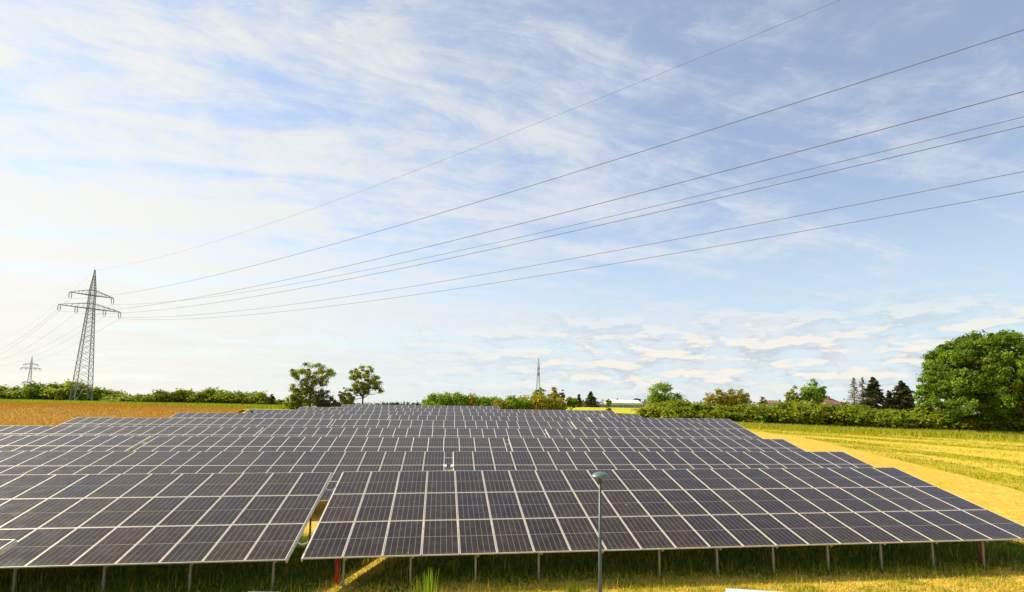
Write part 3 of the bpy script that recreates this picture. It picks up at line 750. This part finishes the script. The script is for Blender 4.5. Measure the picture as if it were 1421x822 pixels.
# low fringe shrubs at the foot of the long hedge
def tree_px(name, x0, x1, ytop, ybase_trunk, Y, lobes_fn, **kw): ...
def P(px, Y): return stand(px, Y)
def ptree(name, px, py_top, wpx, Y, leaf, label, shape='round', nclump=90, nleaf=5000, size=0.16, trunk_frac=0.3, group=None, shell=0.5, bark=BARK, cw=0.12, seed=None, nl=14):
    g = P(px, Y); H = at(px, py_top, Y)[2] - g[2]; w = wpx * Y / FPX / 2
    if shape == 'round':
        lob = [((0, 0, H * .68), (w * .72, w * .72, H * .31))]
        for i in range(6):
            a = i * 1.05 + rng.uniform(-.3, .3); q = rng.uniform(.45, .62)
            lob.append(((math.cos(a) * w * q, math.sin(a) * w * q, H * rng.uniform(.42, .72)), (w * .42, w * .42, H * rng.uniform(.15, .22))))
    elif shape == 'tall':
        lob = [((0, 0, H * .55), (w * .8, w * .8, H * .45))]
    else: lob = shape(w, H)
    return tree(name, g, lob, nclump, nleaf, w * cw * 1.6, size, leaf, H * trunk_frac, max(0.12, H * 0.022), label, group=group, shell=shell, bark=bark, nl=nl)
# the two trees left of the middle
def lob_a(w, H):
    return [((0.0, 0, H * .84), (w * .52, w * .5, H * .15)), ((-w * .62, 0, H * .74), (w * .34, w * .4, H * .10)), ((w * .62, 0, H * .76), (w * .36, w * .4, H * .10)),
            ((-w * .1, 0, H * .62), (w * .5, w * .5, H * .14)), ((w * .45, 0, H * .58), (w * .30, w * .4, H * .10)), ((-w * .42, 0, H * .45), (w * .38, w * .4, H * .12)),
            ((-w * .15, 0, H * .28), (w * .75, w * .6, H * .17)), ((w * .42, 0, H * .34), (w * .30, w * .4, H * .10))]
ptree('broadleaf_tree', 430, 502.5, 66, 140, L_OLIVE, 'taller open crowned tree rising above dark shrubs, left of the pair', lob_a, 150, 12500, 0.15, 0.42, 'pair of trees left of the middle', 0.6, nl=34, cw=0.072)
def lob_b(w, H):
    return [((w * .05, 0, H * .86), (w * .5, w * .5, H * .14)), ((-w * .42, 0, H * .80), (w * .36, w * .4, H * .14)), ((w * .5, 0, H * .66), (w * .42, w * .4, H * .15)),
            ((0, 0, H * .62), (w * .5, w * .5, H * .15)), ((w * .76, 0, H * .46), (w * .28, w * .3, H * .10)), ((-w * .55, 0, H * .48), (w * .32, w * .3, H * .10)), ((-w * .8, 0, H * .22), (w * .4, w * .4, H * .16)), ((-w * .1, 0, H * .44), (w * .4, w * .4, H * .11))]
ptree('broadleaf_tree', 503, 508, 52, 140, L_OLIVE, 'rounder tree with a bare short trunk, right of the pair', lob_b, 120, 10500, 0.15, 0.34, 'pair of trees left of the middle', 0.6, nl=30, cw=0.078)
def lob_low(w, H): return [((0, 0, H * .5), (w, w * .8, H * .5)), ((w * .4, 0, H * .4), (w * .6, w * .6, H * .4)), ((-w * .4, 0, H * .4), (w * .6, w * .6, H * .4))]
ptree('dark_shrub', 452, 543, 34, 138, L_CON, 'dark shrub between the two middle-left trees, beside the left trunk', lob_low, 60, 3500, 0.16, 0.15)
ptree('dark_shrub', 408, 545, 22, 138, L_OLIVE, 'olive shrub at the left foot of the taller tree', lob_low, 60, 3000, 0.16, 0.15)
ptree('small_tree', 479, 538, 22, 139, L_OLIVE, 'small leaning tree at the left foot of the rounder tree', lob_low, 60, 2500, 0.16, 0.2)
ptree('small_tree', 376, 547.5, 11, 150, L_CON, 'small dark pointed tree at the right end of the left bushes', 'tall', 40, 1500, 0.16, 0.2)
# trees round the end-on pylon
ptree('broadleaf_tree', 748, 537, 26, 150, L_OLIVE, 'green tree right under the end-on pylon', 'round', 90, 4500, 0.17, 0.25)
ptree('broadleaf_tree', 768, 538.5, 20, 152, L_YEL, 'yellow green tree right of the end-on pylon', 'round', 80, 4000, 0.17, 0.25)
ptree('broadleaf_tree', 779, 540.5, 12, 154, L_RUST, 'small rusty tree right of the end-on pylon', 'tall', 50, 2000, 0.17, 0.2)
ptree('bright_bush', 793, 549, 19, 150, L_BRIGHT, 'light green bush at the left end of the yellow field', 'round', 60, 3000, 0.17, 0.2)
def conifer(px, py_top, wpx, Y, label, leaf=L_CON, bare=0.0, n=6000, lay=13, size=0.13, group=None, lo=0.08, bark=BARK):
    g = P(px, Y); H = at(px, py_top, Y)[2] - g[2]; w = wpx * Y / FPX / 2 * 1.55
    t = empty('conifer', g); tag(t, label, 'conifer', group)
    pts, tn = [], []; m = MB(); m.tube([(0, 0, -.3), (0, 0, H * .5), (0, 0, H * .99)], [H * .02, H * .012, H * .003], 7)
    nb = int(lay * 7)
    for i in range(nb):
        f = lo + (1 - lo) * (i / nb) ** 0.9; a = rng.uniform(0, 6.28); L_ = w * (1 - f) ** 0.75 * rng.uniform(.6, 1.12) + 0.12
        z = f * H; dr = L_ * rng.uniform(.05, .3); e = np.array([math.cos(a) * L_, math.sin(a) * L_, z - dr])
        m.tube([(0, 0, z), e], [H * .004, H * .0015], 4, cap=False)
        k_ = max(3, int(n / nb * (L_ / w + .25) * (1 - bare)))
        q = rng.random(k_) ** .7
        P_ = np.array([0, 0, z]) * (1 - q[:, None]) + e * q[:, None] + rng.normal(size=(k_, 3)) * np.array([.16, .16, .10]) * (0.35 + L_ * .35)
        pts.append(P_); tn.append(np.clip(rng.normal(.45, .25) + rng.normal(0, .15, k_), 0, 1))
    Pp = np.concatenate(pts); link(bpy.data.objects.new('crown', fast_mesh('crown', leaf_quads(Pp, size, np.array([0, 0, .6])), 4, leaf, np.concatenate(tn))), t)
    m.build('trunk', bark, t)
    return t
conifer(803.5, 547, 9, 260, 'small dark conifer left of the broad one, before the grey shed', n=1500, lay=8, size=.3)
conifer(820, 543.5, 18, 260, 'broad dark conifer before the long grey shed', n=4000, size=.3, bare=0)
ptree('small_tree', 845, 552.5, 9, 220, L_BRIGHT, 'tiny green tree in front of the pale hall', 'round', 40, 1500, 0.25, 0.45)
ptree('small_tree', 844.5, 566.5, 8, 170, L_OLIVE, 'little dark bush in the yellow field', 'round', 30, 1000, 0.18, 0.1)
ptree('small_tree', 884, 551.5, 11, 330, L_CON, 'dark round tree behind the pale hall', 'round', 40, 1500, 0.3, 0.3)
ptree('small_tree', 856, 553.0, 7, 340, L_RUST, 'tiny brown tree behind the pale hall', 'round', 30, 800, 0.3, 0.3)
def lob_c(w, H): return [((-w * .1, 0, H * .74), (w * .58, w * .6, H * .26)), ((-w * .5, 0, H * .45), (w * .45, w * .5, H * .25)), ((w * .55, 0, H * .48), (w * .42, w * .5, H * .24)), ((0, 0, H * .35), (w * .7, w * .6, H * .3))]
ptree('broadleaf_tree', 920, 532, 50, 125, L_BRIGHT, 'bright green two domed tree at the left end of the right hedge', lob_c, 170, 9000, 0.16, 0.2)
ptree('broadleaf_tree', 994, 540.5, 34, 118, L_YEL, 'yellow green tree, left of the yellowish pair', lob_low, 170, 8000, 0.16, 0.2, 'yellowish trees behind the hedge')
ptree('broadleaf_tree', 1022, 540, 38, 118, L_YEL, 'golden yellow tree, right of the yellowish pair', lob_low, 200, 9500, 0.16, 0.2, 'yellowish trees behind the hedge')
ptree('small_tree', 1007, 541.5, 12, 126, L_OLIVE, 'thin green tree top peeping between the yellowish pair', 'tall', 30, 1000, 0.15, 0.2)
ptree('small_tree', 1059, 551, 14, 140, L_OLIVE, 'small tree left of the low roofs above the hedge', 'round', 50, 1800, 0.16, 0.3)
ptree('broadleaf_tree', 1104, 534.5, 26, 105, L_OLIVE, 'loose small tree on the hedge, left of two', 'round', 60, 2600, 0.15, 0.4, None, 0.7)
ptree('broadleaf_tree', 1130, 526, 34, 105, L_BRIGHT, 'taller loose tree on the hedge beside the brown roof', 'round', 90, 5000, 0.15, 0.3, None, 0.6)
conifer(1186, 524, 20, 150, 'bare brown larch, left of the two', L_RUST, 0.55, 3600, 16, .13, 'bare brown larches', .25, BARKP)
conifer(1198, 523.5, 18, 152, 'bare brown larch, right of the two', L_RUST, 0.55, 3600, 16, .13, 'bare brown larches', .25, BARKP)
conifer(1213, 523.5, 36, 148, 'broad dark spruce beside the bare larches', n=16000, lay=20, size=.2)
conifer(1234, 542, 16, 150, 'smallest dark spruce between two larger ones', n=3000, lay=9, size=.2)
conifer(1252, 528.5, 44, 150, 'broad dark spruce next to the great round tree', n=18000, lay=20, size=.2)
# the great tree at the right edge
def lob_oak(w, H):
    L_ = [((0, 0, H * .60), (w * .88, w * .88, H * .385)), ((0, 0, H * .60), (w * .88, w * .88, H * .385)), ((-w * .34, 0, H * .46), (w * .60, w * .6, H * .32))]
    for i in range(16):
        a = i * 2.4; q = .30 + .62 * (i % 4) / 4 + rng.uniform(-.05, .05)
        z = H * (.86 - .42 * q * q + rng.uniform(-.06, .05)); L_.append(((math.cos(a) * w * q, math.sin(a) * w * q, z), (w * .26, w * .26, H * .14)))
    for i in range(12):
        a = i * 0.5236 + .2
        if 4.3 < a < 5.6: continue
        L_.append(((math.cos(a) * w * .76, math.sin(a) * w * .76, H * rng.uniform(.20, .50)), (w * .24, w * .24, H * .15)))
    return L_
g = P(1392, 86); Hh = at(1392, 459, 86)[2] - g[2]; ww = 99 * 86 / FPX
tree('great_tree', g, lob_oak(ww, Hh), 950, 150000, 0.62, 0.15, L_OAK, Hh * .26, 0.5, 'huge round crowned green tree at the right edge', shell=0.38, nl=110)
def lob_side(w, H): return [((0, 0, H * .6), (w * .8, w * .7, H * .4)), ((-w * .3, 0, H * .35), (w * .6, w * .6, H * .3))]
ptree('broadleaf_tree', 1283, 530, 28, 92, L_BRIGHT, 'light green tree tucked under the left side of the huge tree', lob_side, 110, 5500, 0.14, 0.2)

# tiny tree tops far off on the skyline behind the last row
for i, (px, py, w) in enumerate(((533, 556.5, 9), (552, 558, 7), (566, 557.5, 7), (579, 556, 6), (588, 554, 6), (545, 559, 8), (573, 559, 8))):
    ptree('far_tree', px, py, w, 420, L_CON if i % 2 else L_OLIVE, 'tiny far tree top on the skyline behind the last panel row', 'round', 20, 500, 0.35, 0.2, 'far tree tops on the skyline')
FARW = []
for i in range(900):
    s_ = rng.uniform(-1.3, 1.6); Yf = rng.uniform(750, 1100); FARW.append((s_ * Yf, Yf, gz(s_ * Yf, Yf) + rng.uniform(1, 7)))
FARW = np.repeat(np.array(FARW), 30, 0) + rng.normal(size=(27000, 3)) * np.array([7, 4, 2.2])
tag(place('far_woods', fast_mesh('far_woods', leaf_quads(FARW, 1.6), 4, L_CON, np.clip(rng.normal(.6, .2, 27000), 0, 1))), kind='stuff')

# ------------------------------------------------------------------ far buildings
def pbox(name, x0, x1, ytop, ybot, Y, depth, mat, label, cat, roofm=None, parts=None):
    a = at(x0, ybot, Y); b = at(x1, ybot, Y); zt = at((x0 + x1) / 2, ytop, Y)[2]; zg = gz(a[0], Y) - 0.2
    t = empty(name, (a[0], Y, zg), 0.0); tag(t, label, cat)
    L_ = b[0] - a[0]; H_ = zt - zg
    m = MB(); m.box(0, L_, 0, depth, 0, H_ * .93); m.build('wall', mat, t)
    m = MB(); m.box(-.3, L_ + .3, -.3, depth + .3, H_ * .933, H_); m.build('roof', roofm or mat, t)
    return t, L_, H_
PALE = plain('pale_cladding', (0.74, 0.68, 0.58), 0.6, 0, 0.06, .3)
GREYW = plain('grey_cladding', (0.26, 0.29, 0.28), 0.6, 0, 0.1, .3)
TILE = plain('brown_tiles', (0.23, 0.12, 0.07), 0.8, 0, 0.25, 2)
WALLC = plain('cream_render', (0.5, 0.45, 0.36), 0.8, 0, 0.1, .5)
GLASS = plain('dark_glass', (0.05, 0.06, 0.07), 0.15, 0, 0.2)
t, L_, H_ = pbox('hall', 849, 891, 559.5, 563, 300, 25, PALE, 'long pale hall with a low sloping roof beyond the yellow field', 'hall')
rh = at(870, 555.0, 310)[2] - at(870, 559.5, 300)[2]
m = MB(); m.add([(-.4, -.5, H_ + .01), (L_ + .4, -.5, H_ + .01), (L_ + .4, 12, H_ + rh), (-.4, 12, H_ + rh), (L_ + .4, 25, H_ + .01), (-.4, 25, H_ + .01)], [(0, 1, 2, 3), (3, 2, 4, 5), (1, 4, 2), (0, 3, 5)])
m.build('sloping_roof', PALE, t)
m = MB()
for q in range(6): m.box(L_ * (.08 + .15 * q), L_ * (.15 + .15 * q), -.06, -.03, H_ * .45, H_ * .7)
m.build('window_band', GLASS, t)
t, L_, H_ = pbox('annex', 891.5, 898, 557.5, 564, 298, 20, GREYW, 'grey annex at the right end of the pale hall', 'building')
t, L_, H_ = pbox('shed', 801, 895, 561.2, 566, 275, 5, GREYW, 'long low grey shed in front of the pale hall', 'shed', PALE)
m = MB()
for q in range(12): m.box(L_ * (.04 + .08 * q), L_ * (.045 + .08 * q), -.08, -.03, 0, H_ * .9)
m.build('pilaster', PALE, t)
def house(px0, px1, pyr, pye, Y, label, chimney=True):
    a = at(px0, pye, Y); b = at(px1, pye, Y); zr = at((px0 + px1) / 2, pyr, Y)[2]; zg = gz(a[0], Y) - .3; D_ = 9.0
    t = empty('house', (a[0], Y, zg)); tag(t, label, 'house'); L_ = b[0] - a[0]; ze, zr = a[2] - zg, zr - zg
    m = MB(); m.box(.3, L_ - .3, .3, D_ - .3, 0, ze); m.build('wall', WALLC, t)
    m = MB(); i_ = L_ * .38
    m.add([(-.3, -.2, ze - .05), (L_ + .3, -.2, ze - .05), (L_ + .3, D_ + .2, ze - .05), (-.3, D_ + .2, ze - .05), (i_, D_ / 2, zr), (L_ - i_, D_ / 2, zr)],
          [(0, 1, 5, 4), (2, 3, 4, 5), (1, 2, 5), (3, 0, 4), (3, 2, 1, 0)]); r = m.build('roof', TILE, t)
    if chimney: m = MB(); m.box(L_ * .42, L_ * .5, D_ * .35, D_ * .45, zr - 1.2, zr + .45); m.build('chimney', TILE, r)
    m = MB(); m.box(L_ * .25, L_ * .4, .28, .295, ze * .45, ze * .8); m.box(L_ * .6, L_ * .75, .28, .295, ze * .45, ze * .8); m.build('window', GLASS, t)
house(1146, 1175, 552, 561, 165, 'house with a brown hipped roof above the hedge')
house(1064, 1094, 555.6, 559.5, 190, 'low house with a flat brown roof behind the hedge', False)
def rusthedge(px0, px1, py, Y, label):
    for i, px in enumerate(np.linspace(px0, px1, 3)): pass
for i, px in enumerate((1174, 1186, 1197)):
    g = stand(px, 120); h_ = at(px, 559.5, 120)[2] - g[2]
    o = shrub(shrub_mesh(5, 3.2, 5, 50, 1800, L_RUST, 0.2), g, 0.6, ['rusty bush left, below the bare larches', 'rusty bush in the middle, below the bare larches', 'rusty bush right, below the bare larches'][i], 'rusty bushes below the larches', sz=h_ / 3.05)

# ------------------------------------------------------------------ grass
def blades(name, X, Y, h, w, mat, kind='stuff', lean=0.35, tonef=None, dz=0.0):
    n = len(X); Z = ground(X, Y) + dz - 0.02
    a = rng.uniform(0, 2 * math.pi, n); hh_ = h * rng.uniform(.45, 1.3, n); ww_ = w * rng.uniform(.6, 1.3, n) / 2
    dxy = np.stack([np.cos(a), np.sin(a)], 1); b = rng.uniform(0, 2 * math.pi, n); ln = lean * hh_ * rng.random(n)
    P0_ = np.stack([X - dxy[:, 0] * ww_, Y - dxy[:, 1] * ww_, Z], 1); P1_ = np.stack([X + dxy[:, 0] * ww_, Y + dxy[:, 1] * ww_, Z], 1)
    P2_ = np.stack([X + np.cos(b) * ln, Y + np.sin(b) * ln, Z + hh_], 1)
    V_ = np.stack([P0_, P1_, P2_], 1).reshape(-1, 3)
    tone = np.clip(rng.normal(.5, .25, n), 0, 1) if tonef is None else tonef
    o = place(name, fast_mesh(name, V_, 3, mat, tone)); tag(o, kind=kind); return o
def clumpy(n, u0, u1, v0, v1, cl=0.35, per=14):
    k = n // per; cu = rng.uniform(u0, u1, k); cv = rng.uniform(v0, v1, k)
    u = np.repeat(cu, per) + rng.normal(0, cl, k * per); v = np.repeat(cv, per) + rng.normal(0, cl, k * per)
    return u * ch - v * sh_, u * sh_ + v * ch, np.clip(np.repeat(rng.normal(.45, .2, k), per) + rng.normal(0, .15, k * per), 0, 1)
X, Y, tn = clumpy(120000, -24, 26, 14.6, 25.5, .22)
u_, v_ = UV(X, Y); off_strip = np.abs(X - (Y * .27 - 9.57)) > np.abs(rng.normal(.30, .3, len(X))); m_ = off_strip & (v_ < 23.6 + rng.normal(0, .3, len(X))) & ((v_ > 17.25 + rng.normal(0, .25, len(X))) | (u_ < -4.5 + rng.normal(0, .8, len(X))))  # blades thinned along the painted sunlit strip
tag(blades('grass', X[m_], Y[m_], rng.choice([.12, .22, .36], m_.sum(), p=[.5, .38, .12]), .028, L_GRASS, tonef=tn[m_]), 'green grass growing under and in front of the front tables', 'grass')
X, Y, tn = clumpy(62000, -20, 30, 15.0, 18.6, .28, 22)
u_, v_ = UV(X, Y); k_ = ((v_ < 17.7 + rng.normal(0, .25, len(X))) | (u_ > 22)) & (u_ > -3.0 + rng.normal(0, .8, len(X))); X, Y, tn = X[k_], Y[k_], tn[k_]
tag(blades('straw_grass', X, Y, np.full(len(X), .08), .04, L_STRAW, lean=1.6, tonef=tn), 'dry yellow cut grass along the bottom', 'grass')
X, Y, tn = clumpy(26000, -20, 30, 15.0, 18.0, .30, 90)
tag(blades('green_tufts', X, Y, np.full(len(X), .12), .03, L_FIELD, tonef=tn * .6), 'green tufts in the dry grass along the bottom', 'grass')
X, Y, tn = clumpy(9000, -22, 28, 15.0, 22.0, .5, 5)
tag(blades('dry_stems', X, Y, rng.choice([.2, .42], len(X), p=[.7, .3]), .016, L_STRAW, lean=.5, tonef=tn * .6), 'dry stems scattered through the green grass', 'grass')
tp_ = [tuple(q) for q in track_in] + [tuple(q) for q in track_out[::-1]]
x_ = rng.uniform(12, 60, 60000); y_ = rng.uniform(18, 90, 60000); k_ = inpoly(x_, y_, tp_) & ((np.sin(x_ * .9 + np.sin(y_ * .4) * 2) + np.sin(y_ * .7)) > rng.normal(1.0, .6, len(x_)))
tag(blades('track_weeds', x_[k_], y_[k_], np.full(k_.sum(), .10), .07, L_FIELD, lean=1.0), 'sparse low weeds on the sandy track', 'grass')
# meadow right of the track
TP = [tuple(p) for p in track_out[:7]]
mead = TP + [tuple(stand(1000, 104)[:2]), tuple(stand(1100, 96)[:2]), tuple(stand(1200, 92)[:2]), tuple(stand(1300, 89)[:2]), tuple(stand(1480, 84)[:2])]
x_ = rng.uniform(20, 100, 260000); y_ = rng.uniform(25, 112, 260000); k_ = inpoly(x_, y_, mead); x_, y_ = x_[k_], y_[k_]
aa = R(-48); strip = np.sin((y_ * math.cos(aa) - x_ * math.sin(aa)) * 0.9 + 2 * np.sin(x_ * .05)) + rng.normal(0, .7, len(x_))
k_ = strip > -0.1
for sp_ in spolys: k_ &= ~(inpoly(x_, y_, sp_) & (rng.random(len(x_)) < .62))
x_, y_ = x_[k_], y_[k_]
tag(blades('meadow_grass', x_, y_, np.full(len(x_), .22), .07, L_FIELD, tonef=np.clip(rng.normal(.5, .28, len(x_)), 0, 1)), 'yellow green meadow grass right of the sandy track', 'grass')
# taller green fringe below the hedges
def fringe(pa, n, Yf, h, mat, name, lab, spread=2.2):
    px = rng.uniform(pa[0], pa[1], n); Yv = np.array([Yf(p) for p in px]) + rng.normal(0, spread, n)
    d_ = np.array([ray(p, 565)[0] for p in px]); o = blades(name, d_ * Yv, Yv, np.full(n, h), .16, mat, lean=.6); tag(o, lab, 'grass'); return o
fringe((930, 1480), 26000, lambda p: Yh(p) - 6.5, .55, L_FIELD, 'hedge_grass', 'tall yellow green grass at the foot of the right hedge')
fringe((-30, 395), 30000, lambda p: float(np.interp(p, [0, 200, 345, 395], [160, 154, 146, 146])), .9, L_HEDGE, 'verge_grass', 'bright green grass verge behind the wheat field', 4.0)
# wheat stalks on top of the crop
wpoly = wf_near[2:] + wf_far[::-1][:5] + [(-150, 60)]
x_ = rng.uniform(-160, -30, 200000); y_ = rng.uniform(44, 150, 200000); k_ = inpoly(x_, y_, wpoly); x_, y_ = x_[k_], y_[k_]
tag(blades('wheat_ears', x_, y_, np.full(len(x_), .34), .08, L_WHEAT, lean=.5, dz=.3), 'ripe golden ears standing on the wheat field', 'wheat')
# tall weed before the front table and dark leafy weed by the lamp
def weed(px, py_top, Y, n, wid, label, mat=L_BRIGHT, lw=.02):
    g = stand(px, Y); H = at(px, py_top, Y)[2] - g[2]; V_ = []
    for i in range(n):
        a = rng.uniform(0, 6.28); r = rng.uniform(0, wid); top = np.array([math.cos(a) * r, math.sin(a) * r, H * rng.uniform(.55, 1.0)]); base = top * np.array([.25, .25, 0])
        d = np.array([math.cos(a + 1.57), math.sin(a + 1.57), 0]) * lw; mid = (base * .4 + top * .6); mid[2] = top[2] * .55
        V_ += [base - d, base + d, mid + d * .8, mid - d * .8, mid - d * .8, mid + d * .8, top + d * .15, top - d * .15]
    o = place('weed', fast_mesh('weed', np.array(V_), 4, mat, np.clip(rng.normal(.6, .2, n * 2), 0, 1)), None, g); tag(o, label, 'weed'); return o
weed(606, 786, 15.0, 46, .26, 'tall pale green weed before the front table, left of the lamp')
weed(799, 806, 14.6, 90, .34, 'low dark leafy weed just left of the lamp post', L_GRASS, .03)
weed(590, 800, 14.6, 40, .3, 'shorter green weed left of the tall pale one', L_GRASS, .02)
print('objects', len(scene.objects))
